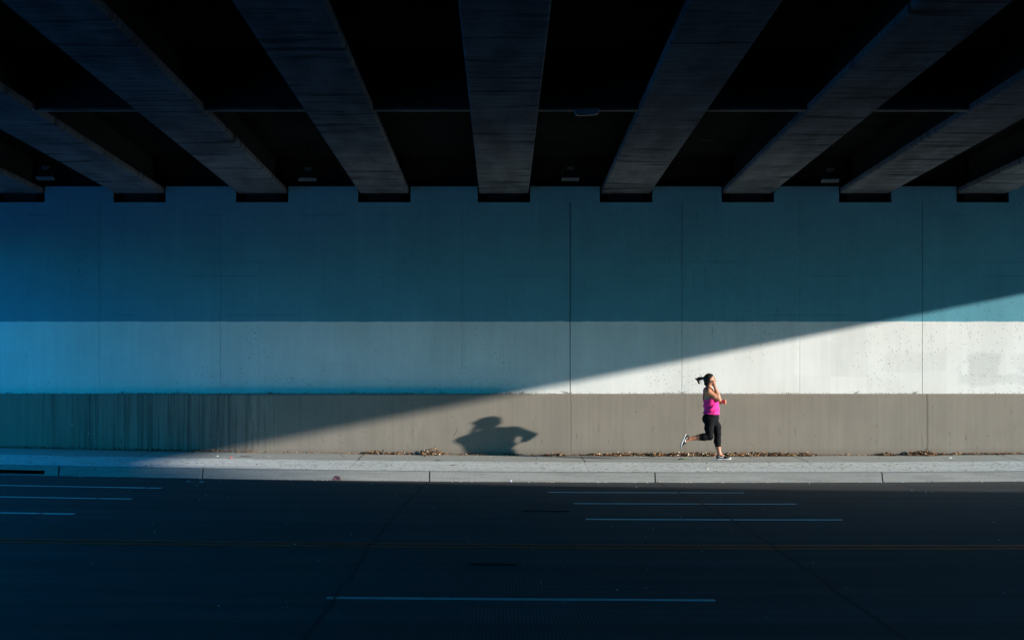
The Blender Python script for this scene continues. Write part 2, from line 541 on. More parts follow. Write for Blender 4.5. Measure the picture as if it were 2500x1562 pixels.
def kerb_piece(mb, x0, x1, zlo=0.0, zhi=1.0, d_in=0.0):
    # profile in (d, height fraction of the kerb)
    zk, zt = level(KERB), level(KTOP)
    h = zt - zk
    prof = [(KERB, zk - 0.12), (KERB + 0.012, zk), (KERB + 0.07, zt - 0.055), (KERB + 0.082, zt - 0.022), (KERB + 0.105, zt - 0.004),
            (KTOP + 0.03, zt + 0.002), (KTOP + 0.10, zt + 0.006), (KTOP + 0.10, zk - 0.12)]
    xs = list(np.arange(x0, x1, 1.0)) + [x1] if abs(x1 - x0) < 10 else [x0, x1]
    vs, fs = [], []
    n = len(prof)
    for x in xs:
        for (d, z) in prof: vs.append((x, d, z + sag(x)))
    for i in range(len(xs) - 1):
        for k in range(n):
            fs.append((i * n + k, i * n + (k + 1) % n, (i + 1) * n + (k + 1) % n, (i + 1) * n + k))
    fs.append(tuple(range(n)))
    fs.append(tuple((len(xs) - 1) * n + k for k in range(n - 1, -1, -1)))
    mb.add(vs, fs)


mb = MB()
for a, b in zip(KX, KX[1:]):
    g = 0.011
    if a == -11.9: continue
    kerb_piece(mb, a + g, b - g)
# the length with the drain slot: end blocks, top rail and sill
kerb_piece(mb, -11.9 + 0.016, -11.2)
kerb_piece(mb, -8.12, -7.87 - 0.016)
zk, zt = level(KERB), level(KTOP)
for (x0, x1) in ((-11.2, -9.7), (-9.7, -8.12)):
    pa = [(KERB + 0.055, 0.088), (KERB + 0.07, zt - zk - 0.055), (KERB + 0.082, zt - zk - 0.022), (KERB + 0.105, zt - zk - 0.004), (KTOP + 0.03, zt - zk + 0.002), (KTOP + 0.10, zt - zk + 0.006), (KTOP + 0.10, 0.088)]
    pb = [(KERB, -0.12), (KERB + 0.012, 0.0), (KERB + 0.02, 0.018), (KTOP + 0.1, 0.018), (KTOP + 0.1, -0.12)]
    for pr in (pa, pb):
        n = len(pr)
        vs = [(x, d, zk + z + sag(x)) for x in (x0, x1) for (d, z) in pr]
        fs = [tuple(range(n)), tuple(range(2 * n - 1, n - 1, -1))] + [(k, (k + 1) % n, (k + 1) % n + n, k + n) for k in range(n)]
        mb.add(vs, fs)
tag(mb.build('kerb', M_kerb), kind='structure')
# black joint filler behind the gaps
mb = MB()
for x in KX[1:-1]:
    mb.box(x - 0.03, x + 0.03, KERB + 0.115, KTOP + 0.09, zk - 0.1 + sag(x), zt - 0.02 + sag(x))
tag(mb.build('kerb_joint_filler', M_rubber), kind='structure')
tag(strip_sheet('near_kerb', [3.95, 4.14, 4.2], -170, 230, M_kerb, zfun=lambda d: {3.95: 0.03, 4.14: 0.025, 4.2: -0.15}[d]), kind='structure')

# drain inlet: the dark chamber behind the slot
mb = MB()
zz = zk + sag(-9.6)
x0, x1, y0, y1, z0, z1 = -11.2, -8.12, KTOP + 0.1, KTOP + 0.75, zz - 0.3, zz + 0.13
mb.add([(x0, y0, z0), (x1, y0, z0), (x1, y1, z0), (x0, y1, z0), (x0, y0, z1), (x1, y0, z1), (x1, y1, z1), (x0, y1, z1)],
       [(0, 1, 2, 3), (7, 6, 5, 4), (1, 5, 6, 2), (2, 6, 7, 3), (3, 7, 4, 0)])
tag(mb.build('drain_inlet', M_dark, fix=False), 'long black storm drain slot in the kerb face at the left', 'drain')

# ------------------------------------------------------------------ painted markings
def stripe(name, x0, x1, d, w, mat):
    o = strip_sheet(name, [d - w / 2, d + w / 2], x0, x1, mat, 0.004, 0.5)
    o['kind'] = 'structure'
    return o


def fixed_dash(name, px0, px1, d, w=0.15):
    return stripe(name, wx(px0, d), wx(px1, d), d, w, M_white if d > 20 else M_faded)


for (d, w, dashes) in ((29.6, 0.22, ((-550, 394), (1338, 1817), (2760, 3240))), (26.1, 0.20, ((-220, 322), (1401, 1944), (3020, 3560))),
                       (22.8, 0.19, ((-440, 181), (1430, 2057))), (15.0, 0.14, ((-1090, -145), (798, 1746)))):
    for (a, b) in dashes: fixed_dash('lane_marking', a, b, d, w)
for d in (18.93, 19.27):
    stripe('centre_line', -170, 230, d, 0.18, M_yellow)

# ------------------------------------------------------------------ bridge
XL, XR = -12.7, 20.77
SOF = 5.693
POCK = wz(494, WALL)
SL = 0.0052


def sof(d): return SOF + SL * (WALL - d)


bridge = empty('road_bridge', (0, 18, 0))
tag(bridge, 'dark concrete bridge deck on parallel box girders crossing over the whole street', 'bridge')


def bpart(mb, name, mat, parent=bridge, **k):
    o = mb.build(name, mat, None, **k)
    o.parent = parent
    if parent.parent is None: o.matrix_parent_inverse = Matrix.Translation(-Vector(parent.location))
    return o


GW = 0.24
GL = [279 - 598, 279 - 299, 279, 578.5, 877, 1169.5, 1468, 1765.5, 2052, 2339]
girders = [(wx(g, WALL), wx(g + 121, WALL)) for g in GL]
girders[1] = (wx(-15, WALL), wx(105, WALL))
x = girders[-1][0]
for x in (11.5, 13.9, 16.9): girders.append((x, x + 0.99))
girders.append((XR - 0.99, XR))
girders.insert(0, (XL, XL + 0.99))
GD = 0.72
D0, D1 = -3.0, WALL + 0.42
def sweep(mb, ring, ds):
    n = len(ring(0))
    vs = [p for d in ds for p in ring(d)]
    fs = [tuple(range(n - 1, -1, -1)), tuple((len(ds) - 1) * n + k for k in range(n))]
    for i in range(len(ds) - 1):
        for k in range(n): fs.append((i * n + k, i * n + (k + 1) % n, (i + 1) * n + (k + 1) % n, (i + 1) * n + k))
    mb.add(vs, fs)


for (a, b) in girders:
    c, w, ds = 0.022, GW, [D0, 8, 18, 27.6, D1]
    mb = MB()
    sweep(mb, lambda d: [(a + c, d, sof(d)), (b - c, d, sof(d)), (b, d, sof(d) + c), (b, d, sof(d) + .10), (b - w, d, sof(d) + .15), (a + w, d, sof(d) + .15), (a, d, sof(d) + .10), (a, d, sof(d) + c)], ds)
    g_ = bpart(mb, 'girder', M_girder)
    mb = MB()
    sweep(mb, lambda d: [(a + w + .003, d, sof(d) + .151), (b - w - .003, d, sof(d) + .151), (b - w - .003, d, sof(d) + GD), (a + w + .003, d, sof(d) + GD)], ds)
    bpart(mb, 'web', M_beam, g_)  # web coloured darker than its flange, as shade on the girder sides
# added unseen beam along the left edge, cutting sky light on the upper wall
mb = MB()
sweep(mb, lambda d: [(XL - .32, d, sof(d) - .75), (XL - .006, d, sof(d) - .75), (XL - .006, d, sof(d) + GD), (XL - .32, d, sof(d) + GD)], [-2.0, 18, WALL - 0.02])
bpart(mb, 'sky_block_beam', M_girder)
# deck slab above the girders
mb = MB()
zl, zh = sof(-4.5) + GD + 0.004, sof(42) + GD + 0.004
mb.add([(XL - 0.9, -4.5, zl), (XR - 0.1, -4.5, zl), (XR - 0.1, 42, zh), (XL - 0.9, 42, zh), (XL - 0.9, -4.5, zl + 0.35), (XR - 0.1, -4.5, zl + 0.35), (XR - 0.1, 42, zh + 0.35), (XL - 0.9, 42, zh + 0.35)],
       [(0, 3, 2, 1), (4, 5, 6, 7), (0, 1, 5, 4), (1, 2, 6, 5), (2, 3, 7, 6), (3, 0, 4, 7)])
bpart(mb, 'deck_slab', M_deck)
for x in (XL - 0.9, XR - 0.35):
    mb = MB()
    mb.box(x, x + 0.25, -4.5, 42, zh + 0.4, zh + 1.3)
    bpart(mb, 'parapet', M_conc)
# cross beam (bottom edge flush with the girders) and end diaphragm, one infill per bay
for (a, b) in zip(girders, girders[1:]):
    mb = MB()
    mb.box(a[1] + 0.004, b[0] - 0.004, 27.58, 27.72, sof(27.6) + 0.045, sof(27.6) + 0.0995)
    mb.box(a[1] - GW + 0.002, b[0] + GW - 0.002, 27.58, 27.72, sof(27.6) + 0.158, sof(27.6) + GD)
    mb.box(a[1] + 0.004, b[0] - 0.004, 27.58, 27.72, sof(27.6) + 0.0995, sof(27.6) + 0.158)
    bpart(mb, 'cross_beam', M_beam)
    mb = MB()
    mb.box(a[1] + 0.004, b[0] - 0.004, 27.57, 27.73, sof(27.6) + 0.012, sof(27.6) + 0.044)
    bpart(mb, 'lit_edge_strip', M_edge_spall)  # pale colour paints the lit bottom edge of the dark beam
    mb = MB()
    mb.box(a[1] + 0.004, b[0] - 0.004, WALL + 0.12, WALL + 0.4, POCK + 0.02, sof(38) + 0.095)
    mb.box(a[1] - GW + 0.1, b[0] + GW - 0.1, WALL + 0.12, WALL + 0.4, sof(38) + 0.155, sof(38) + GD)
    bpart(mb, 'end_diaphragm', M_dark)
# pale ragged spalls on the deck soffit
for (px, py, L) in ((1727, 342, 0.27), (1694, 391, 0.27), (1768, 287, 0.24)):
    d = 33.0
    for _ in range(12): d = (sof(d) + GD - 0.02 - CZ) * F / (HY - py)
    mb = MB()
    x = wx(px, d)
    pts, ra = [], []
    for k in range(9):
        t = k / 8 - 0.5
        pts.append((x + t * L, d + rng.uniform(-.02, .02), sof(d) + GD - 0.004 - 0.018 * abs(math.sin(k * 1.9)) - 0.01))
        ra.append(0.003 + 0.010 * rng.random() * (1 - abs(t)))
    mb.tube(pts, ra, 5)
    bpart(mb, 'spall', M_edge_spall)

# ------------------------------------------------------------------ abutment wall with pockets for the girders
abut = empty('abutment_wall', (0, WALL, 0))
tag(abut, 'tall concrete abutment wall painted blue grey above a broad white band', 'wall')
WTOP = wz(455, WALL)
joints = [(px, w) for px, w in ((243, .005), (538, .004), (1128, .004), (1392, .016), (1665, .008), (1953, .005), (2252, .009))]
xs = [XL - 1.0] + [wx(px, WALL) for px, w in joints] + [13.0, 17.2, XR + 1.2]
ws = [0] + [w for px, w in joints] + [.006, .006, 0]
mb = MB()
for i in range(len(xs) - 1):
    mb.box(xs[i] + ws[i] / 2, xs[i + 1] - ws[i + 1] / 2, WALL, WALL + 0.12, 0.2, POCK)
wall_face = bpart(mb, 'wall_panels', M_wall, abut)
# pier stubs of wall between the pockets
mb = MB()
edges = [XL - 1.0]
for (a, b) in girders: edges += [a - 0.03, b + 0.035]
edges.append(XR + 1.2)
for i in range(0, len(edges), 2):
    if edges[i + 1] - edges[i] > 0.02:
        mb.box(edges[i], edges[i + 1], WALL, WALL + 0.10, POCK + 0.001, WTOP)
bpart(mb, 'pocket_stub', M_wall, abut)
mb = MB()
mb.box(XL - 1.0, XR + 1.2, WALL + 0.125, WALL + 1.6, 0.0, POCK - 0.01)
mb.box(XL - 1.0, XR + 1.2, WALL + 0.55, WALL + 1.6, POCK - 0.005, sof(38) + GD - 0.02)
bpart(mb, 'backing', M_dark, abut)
for (a, b) in girders:
    mb = MB()
    mb.box(a + 0.15, b - 0.15, WALL + 0.14, WALL + 0.38, POCK, SOF - 0.006)
    bpart(mb, 'bearing_pad', M_rubber, abut)

# plinth barrier in front of the wall: battered face with a chamfered top
BT = wz(961, WBASE)
mb = MB()
bx = list(np.arange(XL - 1.0, XR + 1.2, 1.0)) + [XR + 1.2]
prof = [(WBASE - 0.0, 0.0), (WBASE, 0.6), (WBASE + 0.006, BT - 0.03), (WBASE + 0.03, BT), (WALL - 0.003, BT + 0.002), (WALL - 0.003, 0.0)]
n = len(prof)
for i, x in enumerate(bx): mb.v += [(x, d, z) for d, z in prof]
for i in range(len(bx) - 1):
    for k in range(n): mb.f.append((i * n + k, i * n + (k + 1) % n, (i + 1) * n + (k + 1) % n, (i + 1) * n + k))
mb.f += [tuple(range(n)), tuple((len(bx) - 1) * n + k for k in range(n - 1, -1, -1))]
tag(mb.build('barrier_wall', M_barrier), 'waist high grey brown barrier along the foot of the white wall', 'barrier')

# wall on the near side behind the camera, and the banks beyond both ends of the bridge
mb = MB()
mb.box(XL - 1.0, XR + 1.2, -3.4, -2.2, -0.2, sof(-2.5) - 0.02)
mb.box(XL - 1.0, XR + 1.2, -3.4, -3.1, sof(-2.5) - 0.015, sof(-2.5) + GD - 0.02)
tag(mb.build('near_abutment_wall', M_deck), 'plain concrete abutment wall on the near side of the street', 'wall')
M_bank = simple('dry_grass_bank', (0.05, 0.06, 0.03), 0.95, var=0.3, scale=2)
mb = MB()
for (x0, x1) in ((XR + 1.25, 230), (-170, XL - 1.05)):
    mb.prism([(WBASE + 0.02, -0.3), (WBASE + 0.02, 0.5), (52, 7.0), (75, 7.0), (75, -0.3)], 0, x0, x1)
tag(mb.build('embankment', M_bank), kind='structure')

# added unseen block, near side: shades the carriageway, stepped to let in sky
M_bwall = simple('shade_block_wall', (0.36, 0.31, 0.26), 0.85)
M_glass = simple('shade_block_glass', (0.02, 0.025, 0.03), 0.15, 0, 0.6)
CORNER_D = -3.2
CORNER_X = -3.82 + (KERB - CORNER_D) / 0.33
bld = empty('road_shade_block', (75, -15, 0))
tag(bld, 'unseen long brown block added beyond the bridge to shade the street', 'building')
BX0 = 36.0
STEPS = [(BX0, 58.0, 13.4), (58.02, 82.0, 18.2), (82.02, CORNER_X, 22.9)]
for (a, b, h) in STEPS:
    mb = MB()
    mb.box(a, b, -26, CORNER_D, -0.3, h)
    bpart(mb, 'wall', M_bwall, bld)
    mb = MB()
    mb.box(a + 0.1, b - 0.02, -25.8, CORNER_D - 0.3, h + 0.004, h + 0.5)
    bpart(mb, 'shade_block_roof', M_conc, bld)
for fl in range(6):
    for k in range(12):
        x = BX0 + 2.2 + k * 5.4
        if x + 3.2 > CORNER_X - 1: continue
        if [h for (a, b, h) in STEPS if x < b][0] < 3.6 + fl * 3.6: continue
        mb = MB()
        mb.box(x, x + 3.2, CORNER_D - 0.1, CORNER_D + 0.02, 1.2 + fl * 3.6, 3.2 + fl * 3.6)
        bpart(mb, 'shade_block_window', M_glass, bld)

#@@OBJECTS@@
# ------------------------------------------------------------------ lamps under the deck
M_housing = simple('weathered_lamp_housing', (0.05, 0.055, 0.055), 0.6, 0.3)
M_rim = simple('bare_metal_lamp_rim', (0.26, 0.28, 0.28), 0.45, 0.3)
M_lens = simple('dusty_lamp_glass', (0.06, 0.07, 0.07), 0.4, 0, 0.4)
M_rust = simple('rusty_steel', (0.22, 0.08, 0.03), 0.8, 0.2, var=0.4, scale=20)


def hang_lamp(px, py, d, tilt, yaw, label):
    x, z = wx(px, d), wz(py, d)
    top = sof(d) + GD
    root = empty('flood_lamp', (x, d, z))
    tag(root, label, 'lamp', 'flood lamps hung between the girders by the wall')
    up = top - z
    m = MB(); m.tube([(0, 0.03, 0.2), (0, 0.03, up)], 0.014, 8)
    m.build('stem', M_housing, root, True)
    m = MB(); m.box(-0.065, 0.065, -0.04, 0.07, 0.155, 0.2); m.box(-0.04, 0.03, -0.03, 0.06, 0.125, 0.155)
    m.build('junction_box', M_rim, root)
    q = empty('head', (0, 0, 0)); q.parent = root; q.rotation_euler = (tilt, 0, yaw)
    # housing: box tapering to the back, with cooling fins
    m = MB()
    m.add([(-.155, -.09, -.02), (.155, -.09, -.02), (.155, .12, -.02), (-.155, .12, -.02), (-.11, -.05, .10), (.11, -.05, .10), (.11, .10, .10), (-.11, .10, .10)],
          [(0, 3, 2, 1), (4, 5, 6, 7), (0, 1, 5, 4), (1, 2, 6, 5), (2, 3, 7, 6), (3, 0, 4, 7)])
    for k in range(5): m.box(-.09 + k * .043, -.082 + k * .043, -.02, .09, .101, .118)
    h = m.build('housing', M_housing, root)
    m = MB()
    m.box(-.163, .163, -.104, -.085, -.045, -.021); m.box(-.163, .163, .115, .132, -.045, -.021)
    m.box(-.163, -.147, -.0845, .1145, -.045, -.021); m.box(.147, .163, -.0845, .1145, -.045, -.021)
    r = m.build('rim', M_rim, root)
    m = MB(); m.box(-.1465, .1465, -.0845, .1145, -.036, -.026)
    g = m.build('lens', M_lens, root)
    m = MB()
    for s in (-1, 1): m.box(s * .168 - .004, s * .168 + .004, -.012, .03, -.02, .125)
    m.box(-.172, .172, -.012, .03, .1255, .135)
    b = m.build('bracket', M_housing, root)
    for o in (h, r, g): o.rotation_euler = (tilt, 0, yaw)
    b.rotation_euler = (0, 0, yaw)
    bpy.data.objects.remove(q)
    return root


hang_lamp(110, 431, 36.6, R(-6), R(0), 'dim flood lamp hung by the wall in the bay nearest the left edge')
hang_lamp(751, 434, 36.6, R(-4), R(14), 'flood lamp hung by the wall two bays left of the central girder, its rim slanting')
hang_lamp(1393, 433, 36.6, R(-6), R(3), 'flood lamp hung by the wall in the bay just right of the central girder')
hang_lamp(2027, 437, 36.6, R(-6), R(-3), 'brightest rimmed flood lamp hung by the wall in the bay at the right')

dl = 27.45
xl = wx(1434, dl)
root = empty('strip_lamp', (xl, dl, wz(280, dl)))
tag(root, 'boxy strip lamp with a rusty top fixed to the pale edge of the cross beam', 'lamp')
m = MB()
m.add([(-.17, -.05, 0), (.15, -.05, 0), (.15, .06, 0), (-.17, .06, 0), (-.19, -.08, .07), (.185, -.08, .07), (.185, .09, .07), (-.19, .09, .07)],
      [(4, 5, 6, 7), (0, 1, 5, 4), (1, 2, 6, 5), (2, 3, 7, 6), (3, 0, 4, 7), (0, 3, 2, 1)])
m.build('housing', M_rim, root)
m = MB(); m.box(-.14, .11, -.035, .045, -.012, -.001); m.build('diffuser', M_lens, root)
m = MB(); m.box(-.15, .15, -.06, .06, .071, .10); m.build('mounting_plate', M_rust, root)
root.rotation_euler = (0, R(-2), 0)

# ------------------------------------------------------------------ patches and studs on the road
def blob_patch(name, px, py, d, w, dep, mat, label, seed):
    r2 = random.Random(seed)
    x = wx(px, d)
    root = MB()
    n = 28
    vs = []
    for ring, h in ((1.0, 0.001), (0.9, 0.012), (0.45, 0.016)):
        for k in range(n):
            a = 2 * math.pi * k / n
            rr = ring * (1 + 0.16 * math.sin(3 * a + seed) + 0.1 * math.sin(7 * a + 2 * seed) + r2.uniform(-.05, .05))
            xx, dd = x + math.cos(a) * w / 2 * rr, d + math.sin(a) * dep / 2 * rr
            vs.append((xx, dd, gz(xx, dd) + h))
    vs.append((x, d, gz(x, d) + 0.017))
    fs = []
    for j in range(2):
        for k in range(n): fs.append((j * n + k, j * n + (k + 1) % n, (j + 1) * n + (k + 1) % n, (j + 1) * n + k))
    for k in range(n): fs.append((2 * n + k, 2 * n + (k + 1) % n, 3 * n))
    root.add(vs, fs)
    return tag(root.build(name, mat), label, 'road patch')


M_tar = simple('black_tar', (0.012, 0.011, 0.011), 0.7, var=0.4, scale=25)
blob_patch('tar_patch', 1202, 1382, 17.55, 0.44, 0.42, M_tar, 'small black tar patch on the near lane below the yellow centre lines', 3)
blob_patch('tar_patch', 1336, 1249, 24.35, 0.58, 0.2, M_tar, 'faint thin tar patch left of the middle white dash', 5)
for i, (px, lab) in enumerate(((460, 'left of two small white studs beside the kerbside dash end'), (491, 'right of two small white studs beside the kerbside dash end'))):
    d = 32.0
    x = wx(px, d)
    m = MB()
    m.add([(-.035, -.035, 0), (.035, -.035, 0), (.035, .035, 0), (-.035, .035, 0), (-.02, -.015, .025), (.02, -.015, .025), (.02, .015, .025), (-.02, .015, .025)],
          [(0, 3, 2, 1), (4, 5, 6, 7), (0, 1, 5, 4), (1, 2, 6, 5), (2, 3, 7, 6), (3, 0, 4, 7)])
    o = m.build('road_stud', M_rim)
    o.location = (x, d, gz(x, d) + 0.001)
    tag(o, lab, 'road stud', 'studs on the carriageway')

# ------------------------------------------------------------------ fallen leaves, grit and litter
def island_mat(name, stops, rough=0.8):
    n = NT(name)
    g = n.node('ShaderNodeNewGeometry')
    r = n.node('ShaderNodeValToRGB')
    r.color_ramp.interpolation = 'CONSTANT'
    e = r.color_ramp.elements
    while len(e) < len(stops): e.new(0.5)
    for k, (p, c) in enumerate(stops):
        e[k].position = p
        e[k].color = (*c, 1)
    n.link(g.outputs['Random Per Island'], r.inputs[0])
    return n.done(r.outputs[0], rough)


M_leaf = island_mat('dead_leaves', [(0, (0.05, 0.022, 0.012)), (0.22, (0.12, 0.05, 0.022)), (0.45, (0.22, 0.10, 0.045)), (0.66, (0.34, 0.19, 0.09)), (0.84, (0.45, 0.32, 0.18)), (0.94, (0.62, 0.56, 0.46))])
M_ledge = island_mat('ledge_dirt', [(0, (0.03, 0.03, 0.02)), (0.4, (0.06, 0.05, 0.03)), (0.7, (0.05, 0.07, 0.03)), (0.9, (0.2, 0.16, 0.11))])
M_grit = island_mat('pale_grit', [(0, (0.5, 0.48, 0.44)), (0.5, (0.65, 0.64, 0.6)), (0.75, (0.22, 0.16, 0.11)), (0.9, (0.10, 0.09, 0.08))])


def leaf(m, c, L, W, r2):
    # a small curled leaf: folded along the midrib, tip lifted
    M = Matrix.Rotation(r2.uniform(0, 6.28), 4, 'Z') @ Matrix.Rotation(r2.uniform(-1.0, 1.0), 4, 'X') @ Matrix.Rotation(r2.uniform(-0.9, 0.9), 4, 'Y')
    q = r2.uniform(0.1, 0.5) * W
    lift = r2.uniform(-.2, .5) * L
    pts = [(-L / 2, 0, 0), (-L * .15, W / 2, q), (L * .2, W * .4, q), (L / 2, 0, lift * .6), (L * .2, -W * .4, q), (-L * .15, -W / 2, q), (0, 0, 0)]
    m.add([tuple(M @ Vector(p) + Vector(c)) for p in pts], [(0, 6, 1), (1, 6, 2), (2, 6, 3), (3, 6, 4), (4, 6, 5), (5, 6, 0)])


SEG = [(-60, 250, .5, .03), (250, 620, .7, .03), (620, 880, .35, .018), (885, 955, 2.2, .055), (955, 1015, 2.0, .045), (1022, 1085, 4.2, .11), (1085, 1330, .6, .02),
       (1330, 1385, 2.0, .045), (1385, 1440, .7, .02), (1440, 1472, 3.2, .07), (1465, 1580, 2.8, .05), (1580, 1625, 4.5, .075), (1625, 1760, 4.0, .06), (1760, 1990, 3.6, .05),
       (1950, 1990, 2.0, .08), (1990, 2145, .6, .02), (2145, 2180, 3.2, .07), (2205, 2290, 4.0, .07), (2240, 2285, 2, .085), (2290, 2560, 1.1, .026)]
r2 = random.Random(11)
m = MB()
for (a, b, k, h) in SEG:
    h *= 1.2
    for _ in range(int((b - a) * k * 1.1)):
        px = r2.uniform(a, b)
        env = min(1, (px - a) / 18, (b - px) / 18) if h > .04 else 1
        env = max(env, 0.25)
        dep = abs(r2.gauss(0, 1))
        y = WBASE - 0.035 - dep * (0.05 + 1.4 * h * env)
        zz = h * env * r2.random() * math.exp(-dep * 0.8)
        x = wx(px, WBASE)
        s = r2.uniform(0.026, 0.06) * (0.8 if h < .03 else 1)
        leaf(m, (x, y, gz(x, y) + 0.008 + zz), s, s * r2.uniform(.4, .7), r2)
for _ in range(130):                         # strays across the pavement and gutter
    px = r2.uniform(-40, 2540)
    y = WBASE - r2.random() ** 1.8 * 3.7
    x = wx(px, y)
    s = r2.uniform(.02, .045)
    leaf(m, (x, y, gz(x, y) + 0.012), s, s * .5, r2)
tag(m.build('leaf_litter', M_leaf, fix=False), 'dry brown leaves drifted along the foot of the barrier', 'leaves', kind='stuff')

m = MB()
for _ in range(1500):
    px = r2.uniform(-60, 2560)
    dens = 0.25 + 0.5 * (math.sin(px * .021) > .2) + 0.5 * (250 < px < 1000) + 0.5 * (1180 < px < 1350) + .6 * (1640 < px < 1780)
    if r2.random() > dens * .7: continue
    y = r2.uniform(WBASE + 0.05, WALL - 0.012)
    x = wx(px, y)
    s = r2.uniform(.012, .035)
    leaf(m, (x, y, BT + 0.004 + r2.random() ** 2 * 0.022), s, s * .5, r2)
for px in (1240, 1275, 1384, 1390, 300, 660, 745, 860, 1665, 2090, 2230, 1085, 430):
    x = wx(px, WALL - .05)
    for _ in range(7):
        a = r2.uniform(-1.2, 1.2)
        L = r2.uniform(.04, .12)
        p0 = Vector((x + r2.uniform(-.04, .04), WALL - .06, BT))
        m.tube([p0, p0 + Vector((math.sin(a) * L * .5, -.01, L * .4)), p0 + Vector((math.sin(a) * L, -.02, L * .5))], [.004, .003, .001], 4)
tag(m.build('ledge_debris', M_ledge, fix=False), 'dark dirt, twigs and moss caught on the ledge above the barrier', 'debris', kind='stuff')

m = MB()
for _ in range(420):
    y = r2.choice((r2.uniform(33.45, 33.72), r2.uniform(KTOP + .1, WBASE), r2.uniform(14, 33.5)))
    px = r2.uniform(-40, 2540)
    x = wx(px, y)
    s = r2.uniform(.004, .012) * (0.8 if y < 30 else 1)
    z = gz(x, y) + s * .4
    m.add([(x - s, y, z), (x, y - s, z), (x + s, y, z), (x, y + s, z), (x, y, z + s), (x, y, z - s)],
          [(0, 1, 4), (1, 2, 4), (2, 3, 4), (3, 0, 4), (1, 0, 5), (2, 1, 5), (3, 2, 5), (0, 3, 5)])
tag(m.build('grit', M_grit, fix=False), 'scattered pale grit and gravel on road and pavement', 'grit', kind='stuff')


def crumple(name, px, py, d, size, c, label, cat, seed, flat=0.5):
    x = wx(px, d)
    bm = bmesh.new()
    bmesh.ops.create_icosphere(bm, subdivisions=3, radius=1)
    r3 = random.Random(seed)
    dirs = [Vector((r3.gauss(0, 1), r3.gauss(0, 1), r3.gauss(0, 1))).normalized() for _ in range(16)]
    for v in bm.verts:
        f = 0.72 + 0.5 * max(0, max(v.co.dot(q) for q in dirs) - .78) * 4.5 - .25 * abs(math.sin(v.co.dot(dirs[0]) * 9))
        v.co = Vector((v.co.x * size[0] / 2 * f, v.co.y * size[1] / 2 * f, max(-.02, v.co.z * flat) * size[2] * f + size[2] * .1))
    me = bpy.data.meshes.new(name)
    bm.to_mesh(me)
    bm.free()
    me.materials.append(simple(name + '_' + cat.replace(' ', '_'), c, 0.6, var=0.3, scale=40))
    o = bpy.data.objects.new(name, me)
    col.objects.link(o)
    o.location = (x, d, gz(x, d) + 0.004)
    return tag(o, label, cat)


crumple('crumpled_wrapper', 822, 1164, 33.55, (0.17, 0.10, 0.085), (0.16, 0.075, 0.09), 'crumpled reddish wrapper lying in the gutter against the kerb', 'litter', 4, 0.9)
crumple('paper_scrap', 1247, 1170, 33.60, (0.035, 0.03, 0.04), (0.7, 0.69, 0.76), 'small upright white paper scrap in the gutter left of the runner', 'litter', 6, 0.9)
crumple('plastic_scrap', 564, 1122, 35.95, (0.05, 0.04, 0.03), (0.75, 0.10, 0.12), 'bright red plastic scrap on the pavement at the edge of the sunlight', 'litter', 8, 0.8)
crumple('paper_scrap', 531, 1117, 36.3, (0.035, 0.035, 0.02), (0.8, 0.8, 0.78), 'white paper scrap on the pavement near the red plastic scrap', 'litter', 9, 0.8)
crumple('paper_scrap', 2319, 1119, 36.6, (0.09, 0.08, 0.025), (0.8, 0.8, 0.78), 'flat white paper scrap on the sunny pavement at the right', 'litter', 12, 0.8)

m = MB()
x = wx(1664, RUN)
for k, (dx, dy, s) in enumerate(((-.03, 0, .075), (.02, .02, .07), (.07, -.01, .06), (.11, .02, .05))):
    leaf(m, (x + dx, RUN + dy - 0.03, gz(x, RUN) + .02), s, s * .5, r2)
m.tube([(x - .08, RUN - .03, gz(x, RUN) + .01), (x + .05, RUN - .02, gz(x, RUN) + .018), (x + .14, RUN - .02, gz(x, RUN) + .01)], [.004, .004, .002], 5)
tag(m.build('leaf_sprig', simple('green_leaf', (0.16, 0.24, 0.05), 0.6, scale=30), fix=False), 'small green leaf sprig lying behind the raised shoe on the pavement', 'leaf sprig')
for (px, d, L, lab) in ((1070, 36.0, .115, 'short dark twig on the sunny pavement left of the figure shadow'), (600, 36.35, .26, 'long thin twig on the pavement above the red plastic scrap'), (1105, 35.0, .11, 'small dark twig on the rough strip near the kerb')):
    x = wx(px, d)
    m = MB()
    m.tube([(x - L / 2, d, gz(x, d) + .006), (x - L * .1, d + .01, gz(x, d) + .011), (x + L / 2, d - .006, gz(x, d) + .007)], [.005, .006, .003], 6)
    m.tube([(x - L * .1, d + .01, gz(x, d) + .011), (x + L * .15, d + .035, gz(x, d) + .014)], [.003, .0015], 5)
    tag(m.build('twig', simple('dry_twig', (0.05, 0.04, 0.03), 0.8)), lab, 'twig')

# ------------------------------------------------------------------ the runner
SC = 0.0015026


def P(zx, zy, y=0.0): return np.array(((zx - 740) * SC, y, (1372 - zy) * SC), np.float32)


H = 0.006
LO = np.array((-0.70, -0.34, -0.02), np.float32)
HI = np.array((0.38, 0.34, 1.72), np.float32)
NN = np.ceil((HI - LO) / H).astype(int)


